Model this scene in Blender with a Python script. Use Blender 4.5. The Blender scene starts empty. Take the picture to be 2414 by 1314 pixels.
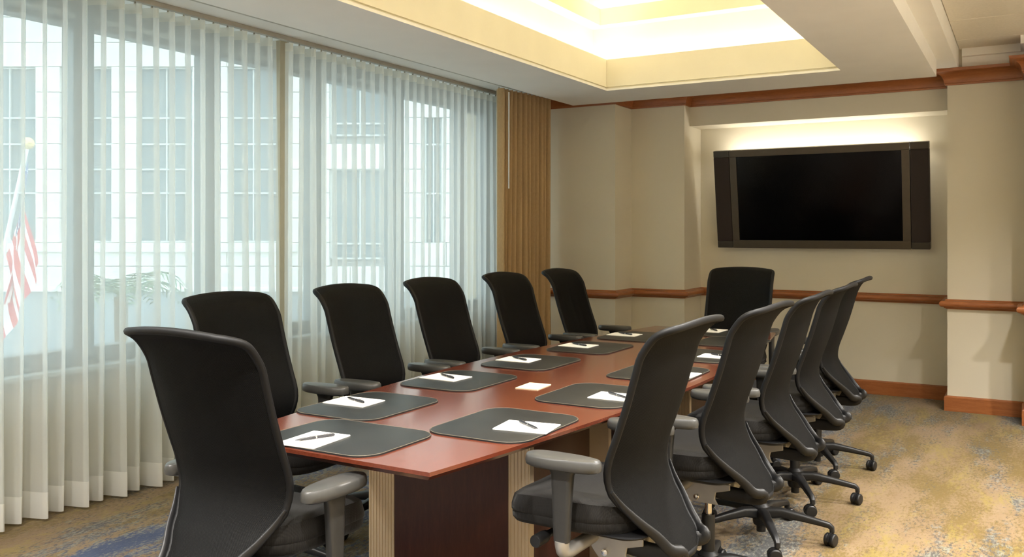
import bpy, bmesh, math, random
from mathutils import Vector, Matrix
R = math.radians
PI = math.pi
random.seed(7)
scene = bpy.context.scene
C = scene.collection

# ------------------------------------------------------------------ camera
CAM_H = 1.42
YAW = 30.2
FPX = 2079.0
cam_d = bpy.data.cameras.new('camera')
cam = bpy.data.objects.new('camera', cam_d)
C.objects.link(cam)
cam.location = (0, 0, CAM_H)
cam.rotation_euler = (R(90), 0, R(YAW))
cam_d.sensor_width = 36.0
cam_d.lens = FPX / 2414 * 36.0
cam_d.shift_y = -111 / 2414
cam_d.clip_start = 0.05
cam_d.clip_end = 300
scene.camera = cam

# ------------------------------------------------------------------ view and world (overcast sky)
scene.view_settings.view_transform = 'Standard'
scene.view_settings.look = 'None'
scene.view_settings.gamma = 1
scene.view_settings.use_curve_mapping = False
scene.view_settings.exposure = 1.5
SKY = 1.35
world = bpy.data.worlds.new('overcast_sky')
scene.world = world
world.use_nodes = True
bg = world.node_tree.nodes['Background']
bg.inputs['Color'].default_value = (0.86, 0.95, 1.0, 1)
bg.inputs['Strength'].default_value = SKY
try:
    scene.cycles.transparent_max_bounces = 24
    scene.cycles.max_bounces = 12
    scene.cycles.diffuse_bounces = 6
    scene.cycles.sample_clamp_indirect = 8
except Exception:
    pass
# light levels of the lamps in the room
COVE = 5.0          # cove strips
COVE2 = 3.2
NICHE = 9.5          # strip behind the television
DOWN = 68.0          # recessed downlights (watts of spot)
WARM = (1.0, 0.94, 0.80)

# daylight portal at the window opening (guides sampling, emits nothing itself)
pl = bpy.data.lights.new('window_portal', 'AREA')
pl.shape = 'RECTANGLE'
pl.size = 6.2
pl.size_y = 1.95
pl.cycles.is_portal = True
po = bpy.data.objects.new('window_portal', pl)
C.objects.link(po)
po.location = (-4.62, 4.1, 1.62)
po.rotation_euler = (0, R(-90), 0)
po.rotation_euler = Vector((1, 0, 0)).to_track_quat('-Z', 'Z').to_euler()

# ------------------------------------------------------------------ materials
MATS = {}


def mat(name):
    m = bpy.data.materials.new(name)
    m.use_nodes = True
    MATS[name] = m
    nt = m.node_tree
    return m, nt, nt.nodes['Principled BSDF']


def node(nt, kind, **kw):
    n = nt.nodes.new(kind)
    for k, v in kw.items():
        if k in n.inputs.keys():
            n.inputs[k].default_value = v
        else:
            setattr(n, k, v)
    return n


def coords(nt, scale=(1, 1, 1), kind='Object', rot=(0, 0, 0)):
    tc = nt.nodes.new('ShaderNodeTexCoord')
    mp = nt.nodes.new('ShaderNodeMapping')
    mp.inputs['Scale'].default_value = scale
    mp.inputs['Rotation'].default_value = rot
    nt.links.new(tc.outputs[kind], mp.inputs['Vector'])
    return mp.outputs['Vector']


def noise(nt, vec, scale, detail=3.0, rough=0.5):
    n = nt.nodes.new('ShaderNodeTexNoise')
    n.inputs['Scale'].default_value = scale
    n.inputs['Detail'].default_value = detail
    n.inputs['Roughness'].default_value = rough
    nt.links.new(vec, n.inputs['Vector'])
    return n.outputs['Fac']


def ramp(nt, fac, stops, interp='LINEAR'):
    r = nt.nodes.new('ShaderNodeValToRGB')
    r.color_ramp.interpolation = interp
    els = r.color_ramp.elements
    while len(els) < len(stops):
        els.new(0.5)
    for e, (p, c) in zip(els, stops):
        e.position = p
        e.color = (c[0], c[1], c[2], 1) if not isinstance(c, (int, float)) else (c, c, c, 1)
    nt.links.new(fac, r.inputs['Fac'])
    return r.outputs['Color']


def mixc(nt, fac, a, b, mode='MIX'):
    m = nt.nodes.new('ShaderNodeMix')
    m.data_type = 'RGBA'
    m.blend_type = mode
    for sock, v in ((m.inputs[0], fac), (m.inputs[6], a), (m.inputs[7], b)):
        if hasattr(v, 'links'):
            nt.links.new(v, sock)
        elif isinstance(v, (int, float)):
            sock.default_value = v
        else:
            sock.default_value = (v[0], v[1], v[2], 1)
    return m.outputs[2]


def math_(nt, op, a, b=0.0):
    m = nt.nodes.new('ShaderNodeMath')
    m.operation = op
    for i, v in enumerate((a, b)):
        if hasattr(v, 'links'):
            nt.links.new(v, m.inputs[i])
        else:
            m.inputs[i].default_value = v
    return m.outputs[0]


def bump(nt, bsdf, height, strength=0.3, dist=0.002):
    b = nt.nodes.new('ShaderNodeBump')
    b.inputs['Strength'].default_value = strength
    b.inputs['Distance'].default_value = dist
    nt.links.new(height, b.inputs['Height'])
    nt.links.new(b.outputs['Normal'], bsdf.inputs['Normal'])


def simple(name, col, rough=0.5, metal=0.0, vary=0.08, nscale=20, spec=0.5, bumps=0.0):
    m, nt, b = mat(name)
    v = coords(nt)
    f = noise(nt, v, nscale)
    c0 = tuple(c * (1 - vary) for c in col)
    c1 = tuple(min(1, c * (1 + vary)) for c in col)
    nt.links.new(ramp(nt, f, [(0.3, c0), (0.7, c1)]), b.inputs['Base Color'])
    b.inputs['Roughness'].default_value = rough
    b.inputs['Metallic'].default_value = metal
    b.inputs['Specular IOR Level'].default_value = spec
    if bumps:
        bump(nt, b, noise(nt, v, nscale * 12, 2), bumps, 0.001)
    return m


def emit(name, col, s):
    m, nt, b = mat(name)
    b.inputs['Base Color'].default_value = (*col, 1)
    b.inputs['Emission Color'].default_value = (*col, 1)
    b.inputs['Emission Strength'].default_value = s
    return m


# painted and papered surfaces
def wallpaper():
    m, nt, b = mat('woven_wallcovering')
    v = coords(nt)
    big = noise(nt, v, 1.3, 2)
    fine = noise(nt, coords(nt, (260, 260, 18)), 1.0, 2)
    fine2 = noise(nt, coords(nt, (18, 18, 260)), 1.0, 2)
    tex = math_(nt, 'ADD', fine, fine2)
    base = ramp(nt, big, [(0.3, (0.61, 0.565, 0.465)), (0.7, (0.64, 0.595, 0.49))])
    c = mixc(nt, ramp(nt, tex, [(0.35, 0.0), (0.65, 0.16)]), base, (0.50, 0.455, 0.36))
    nt.links.new(c, b.inputs['Base Color'])
    b.inputs['Roughness'].default_value = 0.85
    b.inputs['Specular IOR Level'].default_value = 0.25
    bump(nt, b, tex, 0.25, 0.001)
    return m


M_WALL = wallpaper()
M_WHITE = simple('ceiling_paint', (0.90, 0.885, 0.855), 0.9, vary=0.015, nscale=4, spec=0.2)
M_TRAY = simple('tray_paint', (0.84, 0.80, 0.67), 0.9, vary=0.02, nscale=4, spec=0.2)
M_PANEL = simple('ceiling_panel_paint', (0.80, 0.75, 0.66), 0.9, vary=0.04, nscale=60, spec=0.2, bumps=0.3)


def wood(name, c_dark, c_mid, c_light, rough, scale, stretch, coat=0.0, ring=0.5):
    m, nt, b = mat(name)
    v = coords(nt, stretch)
    n1 = noise(nt, v, scale, 5, 0.6)
    n2 = noise(nt, v, scale * 6, 3, 0.6)
    n3 = noise(nt, coords(nt), 1.7, 2)
    f = math_(nt, 'ADD', math_(nt, 'MULTIPLY', n1, 0.6), math_(nt, 'MULTIPLY', n2, 0.4))
    col = ramp(nt, f, [(0.32, c_dark), (0.5, c_mid), (0.68, c_light)])
    col = mixc(nt, ramp(nt, n3, [(0.35, 0.0), (0.75, 0.25)]), col, c_dark)
    nt.links.new(col, b.inputs['Base Color'])
    b.inputs['Roughness'].default_value = rough
    if coat:
        b.inputs['Coat Weight'].default_value = coat
        b.inputs['Coat Roughness'].default_value = 0.12
    bump(nt, b, n2, 0.06, 0.001)
    return m


M_TRIM = wood('cherry_trim', (0.22, 0.068, 0.02), (0.30, 0.10, 0.030), (0.37, 0.135, 0.046), 0.32, 6, (1.0, 1.0, 9.0))
M_TABLE = wood('mahogany_top', (0.085, 0.019, 0.009), (0.115, 0.026, 0.0125), (0.145, 0.036, 0.0175), 0.24, 11, (9, 0.7, 9), coat=0.6)
M_TBASE = wood('mahogany_panel', (0.040, 0.011, 0.006), (0.055, 0.016, 0.009), (0.075, 0.024, 0.013), 0.3, 9, (5, 5, 0.6))
M_FLUTE = simple('champagne_aluminium', (0.68, 0.55, 0.38), 0.42, 0.5, 0.03, 8)


def carpet():
    m, nt, b = mat('abstract_carpet')
    v = coords(nt)
    sep = nt.nodes.new('ShaderNodeSeparateXYZ')
    nt.links.new(v, sep.inputs[0])
    X = sep.outputs[0]
    # long washes of colour running along the room, broken up by dry-brush grit
    wash = noise(nt, coords(nt, (2.2, 0.8, 1)), 1.3, 5, 0.65)
    wash2 = noise(nt, coords(nt, (3.0, 0.9, 1), rot=(0, 0, R(4))), 1.1, 5, 0.65)
    wash3 = noise(nt, coords(nt, (2.6, 0.7, 1), rot=(0, 0, R(-3))), 1.25, 5, 0.7)
    grit = ramp(nt, noise(nt, coords(nt, (70, 30, 1)), 1.0, 4, 0.8), [(0.36, 0.0), (0.64, 1.0)])
    grit2 = ramp(nt, noise(nt, coords(nt, (36, 15, 1), rot=(0, 0, R(15))), 1.0, 5, 0.8), [(0.36, 0.0), (0.64, 1.0)])
    pile = noise(nt, coords(nt, (420, 420, 1)), 1.0, 2, 0.6)

    def field(w, wk, g, gk, add=None):
        f = math_(nt, 'ADD', math_(nt, 'MULTIPLY', w, wk), math_(nt, 'MULTIPLY', g, gk))
        return math_(nt, 'ADD', f, add) if add is not None else f
    sand = ramp(nt, wash2, [(0.3, (0.15, 0.092, 0.043)), (0.5, (0.19, 0.125, 0.063)), (0.7, (0.225, 0.16, 0.09))])
    must = field(wash, 1.0, grit, 0.22)
    col = mixc(nt, ramp(nt, must, [(0.54, 0.0), (0.67, 0.95)]), sand, (0.112, 0.070, 0.007))
    yel = field(wash3, 1.0, grit2, 0.22)
    col = mixc(nt, ramp(nt, yel, [(0.63, 0.0), (0.74, 0.65)]), col, (0.21, 0.155, 0.025))
    # blue and slate strokes: bands across the width of the room as woven, strong towards the window, thin on the aisle
    bfield = noise(nt, coords(nt, (2.6, 0.55, 1), rot=(0, 0, R(2))), 1.6, 5, 0.6)
    xr = nt.nodes.new('ShaderNodeMapRange')
    xr.inputs['From Min'].default_value = -4.4
    xr.inputs['From Max'].default_value = 0.6
    nt.links.new(X, xr.inputs['Value'])
    def xp(x):
        return (x + 4.4) / 5.0
    band = ramp(nt, xr.outputs[0], [(xp(-3.95), 0.15), (xp(-3.6), 0.85), (xp(-2.2), 0.95), (xp(-1.35), 0.75), (xp(-0.95), 0.35), (xp(-0.5), 0.0), (xp(0.1), 0.38)])
    bl = field(bfield, 1.0, grit, 0.34, math_(nt, 'MULTIPLY', band, 0.16))
    bluec = ramp(nt, band, [(0.12, (0.042, 0.038, 0.035)), (0.5, (0.038, 0.046, 0.058)), (0.8, (0.009, 0.034, 0.105))])
    pale = field(bfield, 1.0, grit2, 0.22, math_(nt, 'MULTIPLY', band, 0.20))
    col = mixc(nt, ramp(nt, pale, [(0.71, 0.0), (0.80, 0.65)]), col, (0.165, 0.20, 0.195))
    col = mixc(nt, ramp(nt, bl, [(0.76, 0.0), (0.86, 0.92)]), col, bluec)
    col = mixc(nt, ramp(nt, pile, [(0.3, 0.55), (0.55, 0.0)]), col, (0.075, 0.05, 0.02))
    nt.links.new(col, b.inputs['Base Color'])
    b.inputs['Roughness'].default_value = 0.95
    b.inputs['Specular IOR Level'].default_value = 0.1
    b.inputs['Sheen Weight'].default_value = 0.15
    bump(nt, b, math_(nt, 'ADD', pile, grit), 0.5, 0.003)
    return m


M_CARPET = carpet()


def weave(name, c0, c1, pitch, rough, through=0.0, plane='yz', sheen=0.0):
    """tight woven net; 'through' lets a little light pass between the threads"""
    m, nt, b = mat(name)
    v = coords(nt)
    sep = nt.nodes.new('ShaderNodeSeparateXYZ')
    nt.links.new(v, sep.inputs[0])
    k = 2 * PI / pitch
    a = math_(nt, 'SINE', math_(nt, 'MULTIPLY', sep.outputs['XYZ'.index(plane[0].upper())], k))
    c = math_(nt, 'SINE', math_(nt, 'MULTIPLY', sep.outputs['XYZ'.index(plane[1].upper())], k))
    f = math_(nt, 'ADD', math_(nt, 'MULTIPLY', math_(nt, 'MULTIPLY', a, c), 0.5), 0.5)
    nt.links.new(mixc(nt, f, c0, c1), b.inputs['Base Color'])
    b.inputs['Roughness'].default_value = rough
    b.inputs['Specular IOR Level'].default_value = 0.14
    b.inputs['Sheen Weight'].default_value = sheen
    b.inputs['Sheen Roughness'].default_value = 0.4
    bump(nt, b, f, 0.4, 0.0015)
    if through:
        out = nt.nodes['Material Output']
        tr = nt.nodes.new('ShaderNodeBsdfTransparent')
        mx = nt.nodes.new('ShaderNodeMixShader')
        hole = ramp(nt, f, [(0.0, through * 2), (0.6, 0.0)])
        nt.links.new(hole, mx.inputs[0])
        nt.links.new(b.outputs[0], mx.inputs[1])
        nt.links.new(tr.outputs[0], mx.inputs[2])
        nt.links.new(mx.outputs[0], out.inputs[0])
    return m


M_MESH = weave('black_net', (0.0013, 0.0013, 0.0014), (0.0042, 0.0042, 0.0041), 0.0055, 0.7, 0.05, 'yz', 0.0)
M_SEAT = weave('black_seat_fabric', (0.0065, 0.006, 0.0057), (0.0155, 0.0145, 0.0135), 0.004, 0.65, 0, 'xy', 0.1)
M_RIM = simple('black_piping', (0.004, 0.004, 0.0044), 0.55, 0, 0.1, 80, spec=0.25)
M_PLASTIC = simple('black_plastic', (0.009, 0.009, 0.0095), 0.42, 0, 0.12, 40, spec=0.4)
M_PAD = simple('charcoal_arm_pad', (0.045, 0.0445, 0.042), 0.36, 0, 0.06, 60)
M_POST = simple('charcoal_arm_post', (0.02, 0.0197, 0.019), 0.45, 0, 0.08, 40)
M_SILVER = simple('satin_silver', (0.36, 0.345, 0.32), 0.38, 0.6, 0.05, 20)
M_CHROME = simple('chrome', (0.75, 0.73, 0.70), 0.12, 1.0, 0.02, 20)
M_PAPER = simple('white_paper', (0.86, 0.84, 0.80), 0.8, 0, 0.01, 30)
M_CARD = simple('cream_card', (0.78, 0.66, 0.45), 0.8, 0, 0.02, 30)
M_PEN = simple('dark_pen', (0.045, 0.045, 0.05), 0.25, 0.5, 0.1, 100)


def leather():
    m, nt, b = mat('black_leather')
    v = coords(nt)
    vo = nt.nodes.new('ShaderNodeTexVoronoi')
    vo.inputs['Scale'].default_value = 420
    nt.links.new(v, vo.inputs['Vector'])
    n = noise(nt, v, 9, 3)
    nt.links.new(ramp(nt, n, [(0.3, (0.013, 0.014, 0.0145)), (0.7, (0.021, 0.0215, 0.021))]), b.inputs['Base Color'])
    b.inputs['Roughness'].default_value = 0.38
    b.inputs['Specular IOR Level'].default_value = 0.3
    bump(nt, b, vo.outputs['Distance'], 0.25, 0.0008)
    return m


M_LEATHER = leather()
M_STITCH = simple('tan_stitched_edge', (0.12, 0.10, 0.07), 0.6, 0, 0.2, 300)


def sheer(name, dens, col):
    m, nt, b = mat(name)
    nt.nodes.remove(b)
    out = nt.nodes['Material Output']
    w1 = noise(nt, coords(nt, (30, 30, 900)), 1.0, 2)
    w2 = noise(nt, coords(nt, (700, 700, 20)), 1.0, 2)
    f = math_(nt, 'ADD', w1, w2)
    d = nt.nodes.new('ShaderNodeBsdfDiffuse')
    d.inputs['Color'].default_value = (*col, 1)
    t = nt.nodes.new('ShaderNodeBsdfTranslucent')
    t.inputs['Color'].default_value = (*col, 1)
    cl = nt.nodes.new('ShaderNodeMixShader')
    cl.inputs[0].default_value = 0.5
    nt.links.new(d.outputs[0], cl.inputs[1])
    nt.links.new(t.outputs[0], cl.inputs[2])
    tr = nt.nodes.new('ShaderNodeBsdfTransparent')
    tr.inputs['Color'].default_value = (0.98, 1.0, 1.0, 1)
    # seen edge-on the threads close up
    lw = nt.nodes.new('ShaderNodeLayerWeight')
    lw.inputs['Blend'].default_value = 0.35
    op = math_(nt, 'ADD', ramp(nt, f, [(0.35, dens - 0.10), (0.65, dens + 0.10)]),
               math_(nt, 'MULTIPLY', lw.outputs['Facing'], 0.22))
    opc = nt.nodes.new('ShaderNodeClamp')
    nt.links.new(op, opc.inputs[0])
    mx = nt.nodes.new('ShaderNodeMixShader')
    nt.links.new(opc.outputs[0], mx.inputs[0])
    nt.links.new(tr.outputs[0], mx.inputs[1])
    nt.links.new(cl.outputs[0], mx.inputs[2])
    nt.links.new(mx.outputs[0], out.inputs[0])
    return m


M_SHEER = sheer('white_voile', 0.44, (0.90, 0.93, 0.93))
M_HEM = sheer('white_voile_hem', 0.72, (0.90, 0.91, 0.90))
M_HEAD = sheer('white_voile_heading', 0.60, (0.86, 0.86, 0.80))


def drape():
    m, nt, b = mat('tan_drape')
    n = noise(nt, coords(nt, (300, 300, 40)), 1.0, 2)
    nt.links.new(ramp(nt, n, [(0.3, (0.40, 0.265, 0.125)), (0.7, (0.47, 0.32, 0.16))]), b.inputs['Base Color'])
    b.inputs['Roughness'].default_value = 0.7
    b.inputs['Sheen Weight'].default_value = 0.2
    bump(nt, b, n, 0.2, 0.001)
    return m


M_DRAPE = drape()
M_TRACK = simple('beige_track', (0.42, 0.39, 0.33), 0.5, 0, 0.05, 20)
M_FRAME = simple('grey_window_frame', (0.20, 0.23, 0.24), 0.5, 0.0, 0.05, 10)
M_FRAMELT = simple('light_window_frame', (0.42, 0.46, 0.46), 0.5, 0.0, 0.05, 10)
M_BEIGE = simple('beige_column', (0.50, 0.43, 0.31), 0.8, 0, 0.03, 10)


def glass():
    m, nt, b = mat('window_glass')
    nt.nodes.remove(b)
    out = nt.nodes['Material Output']
    tr = nt.nodes.new('ShaderNodeBsdfTransparent')
    tr.inputs['Color'].default_value = (0.94, 0.98, 0.97, 1)
    g = nt.nodes.new('ShaderNodeBsdfGlossy')
    g.inputs['Roughness'].default_value = 0.02
    mx = nt.nodes.new('ShaderNodeMixShader')
    mx.inputs[0].default_value = 0.05
    nt.links.new(tr.outputs[0], mx.inputs[1])
    nt.links.new(g.outputs[0], mx.inputs[2])
    nt.links.new(mx.outputs[0], out.inputs[0])
    return m


M_GLASS = glass()
M_BEZEL = simple('bronze_bezel', (0.085, 0.068, 0.050), 0.38, 0.35, 0.04, 20)
M_SPEAK = simple('speaker_cloth', (0.020, 0.012, 0.011), 0.75, 0, 0.15, 300, bumps=0.3)
M_CAP = simple('dark_bezel_cap', (0.05, 0.042, 0.034), 0.4, 0.35, 0.05, 20)
M_SCREEN = simple('black_screen', (0.0015, 0.0015, 0.0018), 0.16, 0, 0.05, 5, spec=0.2)
M_STONE = simple('pale_limestone', (0.72, 0.72, 0.69), 0.9, 0, 0.05, 3)
M_BACK = simple('facade_backing', (0.34, 0.36, 0.36), 0.9, 0, 0.05, 2)
M_FWIN = simple('facade_glass', (0.16, 0.21, 0.23), 0.25, 0, 0.1, 0.4)
M_FFRAME = simple('facade_window_frame', (0.55, 0.58, 0.57), 0.6, 0, 0.03, 3)
M_GROUND = simple('paving', (0.42, 0.43, 0.42), 0.9, 0, 0.1, 2)
M_TERR = simple('grey_render', (0.30, 0.34, 0.36), 0.9, 0, 0.06, 4)
M_LEAF = simple('palm_leaf', (0.10, 0.17, 0.10), 0.6, 0, 0.2, 10)
M_TRUNK = simple('palm_trunk', (0.20, 0.17, 0.13), 0.9, 0, 0.2, 20)
M_GOLD = simple('gilded_ball', (0.80, 0.62, 0.32), 0.35, 0.5, 0.03, 10)
M_POLE = simple('white_pole', (0.75, 0.75, 0.74), 0.5, 0, 0.03, 10)
M_LAMP = emit('warm_lamp', WARM, COVE)
M_LAMP2 = emit('warm_lamp_upper', WARM, COVE2)
M_LAMPN = emit('warm_lamp_niche', WARM, NICHE)
M_LENS = emit('downlight_lens', (1.0, 0.86, 0.66), 6.0)


def flag_mat():
    m, nt, b = mat('striped_flag')
    tc = nt.nodes.new('ShaderNodeTexCoord')
    sep = nt.nodes.new('ShaderNodeSeparateXYZ')
    nt.links.new(tc.outputs['UV'], sep.inputs[0])
    u, v = sep.outputs[0], sep.outputs[1]
    s = math_(nt, 'SINE', math_(nt, 'MULTIPLY', v, 13 * PI))
    red = math_(nt, 'GREATER_THAN', s, 0.0)
    col = mixc(nt, red, (0.85, 0.84, 0.84), (0.62, 0.09, 0.11))
    can = math_(nt, 'MULTIPLY', math_(nt, 'GREATER_THAN', v, 6 / 13), math_(nt, 'LESS_THAN', u, 0.4))
    cb = nt.nodes.new('ShaderNodeCombineXYZ')
    nt.links.new(u, cb.inputs[0])
    nt.links.new(v, cb.inputs[1])
    mp = nt.nodes.new('ShaderNodeMapping')
    mp.inputs['Scale'].default_value = (22, 15, 1)
    nt.links.new(cb.outputs[0], mp.inputs[0])
    vo = nt.nodes.new('ShaderNodeTexVoronoi')
    vo.inputs['Scale'].default_value = 1
    vo.inputs['Randomness'].default_value = 0
    nt.links.new(mp.outputs[0], vo.inputs['Vector'])
    star = math_(nt, 'LESS_THAN', vo.outputs['Distance'], 0.26)
    blue = mixc(nt, star, (0.10, 0.15, 0.36), (0.85, 0.85, 0.85))
    nt.links.new(mixc(nt, can, col, blue), b.inputs['Base Color'])
    b.inputs['Roughness'].default_value = 0.8
    return m


M_FLAG = flag_mat()


# ------------------------------------------------------------------ mesh helpers
class MB:
    """collects geometry for one mesh object"""

    def __init__(self):
        self.v, self.f, self.uv = [], [], None

    def add(self, verts, faces):
        o = len(self.v)
        self.v += [tuple(p) for p in verts]
        self.f += [tuple(i + o for i in f) for f in faces]
        return self

    def box(self, x0, x1, y0, y1, z0, z1):
        vs = [(x, y, z) for z in (z0, z1) for y in (y0, y1) for x in (x0, x1)]
        return self.add(vs, [(0, 2, 3, 1), (4, 5, 7, 6), (0, 1, 5, 4), (2, 6, 7, 3), (0, 4, 6, 2), (1, 3, 7, 5)])

    def prism(self, poly, z0, z1):
        n = len(poly)
        vs = [(x, y, z0) for x, y in poly] + [(x, y, z1) for x, y in poly]
        fs = [tuple(range(n - 1, -1, -1)), tuple(range(n, 2 * n))]
        fs += [(i, (i + 1) % n, n + (i + 1) % n, n + i) for i in range(n)]
        return self.add(vs, fs)

    def rings(self, rings, cap0=True, cap1=True, closed=True):
        n = len(rings[0])
        vs = [p for r in rings for p in r]
        fs = []
        m = n if closed else n - 1
        for k in range(len(rings) - 1):
            for i in range(m):
                j = (i + 1) % n
                fs.append((k * n + i, k * n + j, (k + 1) * n + j, (k + 1) * n + i))
        if cap0:
            fs.append(tuple(range(n - 1, -1, -1)))
        if cap1:
            fs.append(tuple(range((len(rings) - 1) * n, len(rings) * n)))
        return self.add(vs, fs)

    def tube(self, pts, rad, n=10, cap=True, flat=None, up=None):
        """tube along pts; rad = number or list; flat=(a,b) scales the section"""
        pts = [Vector(p) for p in pts]
        rs = rad if isinstance(rad, (list, tuple)) else [rad] * len(pts)
        rings = []
        ref = Vector(up) if up else None
        prev = None
        for i, p in enumerate(pts):
            d = (pts[min(i + 1, len(pts) - 1)] - pts[max(i - 1, 0)]).normalized()
            a = ref or prev or (Vector((0, 0, 1)) if abs(d.z) < 0.9 else Vector((1, 0, 0)))
            s = d.cross(a).normalized()
            u = s.cross(d).normalized()
            prev = u
            fa, fb = flat if flat else (1, 1)
            rings.append([p + (s * math.cos(2 * PI * k / n) * fa + u * math.sin(2 * PI * k / n) * fb) * rs[i] for k in range(n)])
        return self.rings(rings, cap, cap)

    def loop_tube(self, pts, rad, n=6):
        pts = [Vector(p) for p in pts]
        N = len(pts)
        rings = []
        prev = None
        for i, p in enumerate(pts):
            d = (pts[(i + 1) % N] - pts[i - 1]).normalized()
            a = prev or (Vector((0, 0, 1)) if abs(d.z) < 0.9 else Vector((1, 0, 0)))
            s = d.cross(a).normalized()
            u = s.cross(d).normalized()
            prev = u
            rings.append([p + (s * math.cos(2 * PI * k / n) + u * math.sin(2 * PI * k / n)) * rad for k in range(n)])
        rings.append(rings[0])
        return self.rings(rings, False, False)

    def lathe(self, prof, cx=0, cy=0, cz=0, n=20, axis='z'):
        rings = []
        for r, z in prof:
            ring = []
            for k in range(n):
                a = 2 * PI * k / n
                if axis == 'z':
                    ring.append((cx + r * math.cos(a), cy + r * math.sin(a), cz + z))
                elif axis == 'y':
                    ring.append((cx + r * math.cos(a), cy + z, cz + r * math.sin(a)))
                else:
                    ring.append((cx + z, cy + r * math.cos(a), cz + r * math.sin(a)))
            rings.append(ring)
        return self.rings(rings)

    def mesh(self, name, bevel=0.0, seg=2, smooth=35):
        me = bpy.data.meshes.new(name)
        me.from_pydata(self.v, [], self.f)
        bm = bmesh.new()
        bm.from_mesh(me)
        bmesh.ops.remove_doubles(bm, verts=bm.verts, dist=1e-6)
        bmesh.ops.recalc_face_normals(bm, faces=bm.faces)
        if bevel:
            es = [e for e in bm.edges if len(e.link_faces) == 2 and e.calc_face_angle(0) > R(40)]
            bmesh.ops.bevel(bm, geom=es, offset=bevel, segments=seg, profile=0.6, affect='EDGES', clamp_overlap=True)
        bm.to_mesh(me)
        bm.free()
        if smooth:
            me.shade_smooth()
            me.set_sharp_from_angle(angle=R(smooth))
        return me

    def build(self, name, material, parent=None, bevel=0.0, seg=2, smooth=35):
        me = self.mesh(name, bevel, seg, smooth)
        me.materials.append(material)
        o = bpy.data.objects.new(name, me)
        C.objects.link(o)
        if parent:
            o.parent = parent
        return o


def tag(o, label=None, cat=None, group=None, kind=None):
    if label:
        o['label'] = label
    if cat:
        o['category'] = cat
    if group:
        o['group'] = group
    if kind:
        o['kind'] = kind
    return o


def empty(name, loc=(0, 0, 0), rz=0.0):
    o = bpy.data.objects.new(name, None)
    C.objects.link(o)
    o.location = loc
    o.rotation_euler = (0, 0, rz)
    o.empty_display_size = 0.1
    return o


def copy_tree(o, parent=None):
    c = o.copy()
    C.objects.link(c)
    c.parent = parent
    for ch in list(o.children):
        copy_tree(ch, c)
    return c


def shared(me, name, parent, loc=(0, 0, 0)):
    o = bpy.data.objects.new(name, me)
    C.objects.link(o)
    o.parent = parent
    o.location = loc
    return o


def rrect(w, d, r, n=6):
    """rounded rectangle outline, centred"""
    pts = []
    for cx, cy, a0 in ((w / 2 - r, d / 2 - r, 0), (-w / 2 + r, d / 2 - r, 90), (-w / 2 + r, -d / 2 + r, 180), (w / 2 - r, -d / 2 + r, 270)):
        for k in range(n + 1):
            a = R(a0 + 90 * k / n)
            pts.append((cx + r * math.cos(a), cy + r * math.sin(a)))
    return pts


def smooth_curve(pts, n):
    """Catmull-Rom through points of any dimension"""
    out = []
    P = [pts[0]] + list(pts) + [pts[-1]]
    segs = len(pts) - 1
    for i in range(n + 1):
        t = i / n * segs
        k = min(int(t), segs - 1)
        u = t - k
        p0, p1, p2, p3 = P[k], P[k + 1], P[k + 2], P[k + 3]
        out.append(tuple(0.5 * (2 * b + (c - a) * u + (2 * a - 5 * b + 4 * c - d) * u * u + (-a + 3 * b - 3 * c + d) * u ** 3)
                         for a, b, c, d in zip(p0, p1, p2, p3)))
    return out


def sweep(mb, path, prof):
    """sweep a profile [(offset into room, z)] along a wall path with mitred corners; room is on the right-hand side"""
    n = len(path)
    rings = []
    for i, p in enumerate(path):
        def nrm(a, b):
            d = Vector((b[0] - a[0], b[1] - a[1])).normalized()
            return Vector((d.y, -d.x))
        n0 = nrm(path[i - 1], p) if i else nrm(p, path[1])
        n1 = nrm(p, path[i + 1]) if i < n - 1 else n0
        m = (n0 + n1)
        m = m / (1 + n0.dot(n1))
        rings.append([(p[0] + m.x * o, p[1] + m.y * o, z) for o, z in prof])
    mb.rings(rings)
    return mb


# ------------------------------------------------------------------ the room
Y1, Y2, Y3, YH, YR = 7.40, 7.78, 8.25, 7.93, 7.46
XA, XN0, XN1, XR = -3.222, -2.70, -0.534, 0.0
XWIN = -4.42           # inner face of the window wall
XE, YB = 1.9, -1.6     # right wall and wall behind the camera
ZC = 2.70              # ceiling around the soffit
ZU = 2.855             # higher ceiling on the aisle side

o = MB().box(XWIN - 0.3, XE, YB, 8.3, -0.12, 0).build('floor', M_CARPET, smooth=0)
tag(o, 'patterned carpet in sand, mustard and blue washes', 'floor', kind='structure')

foot = [(XWIN - 0.3, Y1), (XA, Y1), (XA, Y2), (XN0, Y2), (XN0, Y3), (XN1, Y3), (XN1, Y2), (XR, Y2), (XR, YR), (XE, YR), (XE, 8.5), (XWIN - 0.3, 8.5)]
wb = MB().prism(foot, 0, 2.95).build('wall_back', M_WALL, smooth=0)
tag(wb, 'beige woven wall covering on the stepped far wall with television recess', 'wall', kind='structure')
MB().box(XN0, XN1, YH, Y3 - 0.001, 2.40, 2.949).build('niche_header', M_WALL, wb, smooth=0)
o = MB().box(XE, XE + 0.15, YB, 7.46, 0, 2.95).build('wall_right', M_WALL, smooth=0)
tag(o, 'beige wall along the aisle side', 'wall', kind='structure')
o = MB().box(XWIN - 0.3, XE + 0.15, YB - 0.15, YB, 0, 2.95).build('wall_front', M_WALL, smooth=0)
tag(o, 'beige wall opposite the television', 'wall', kind='structure')

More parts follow.
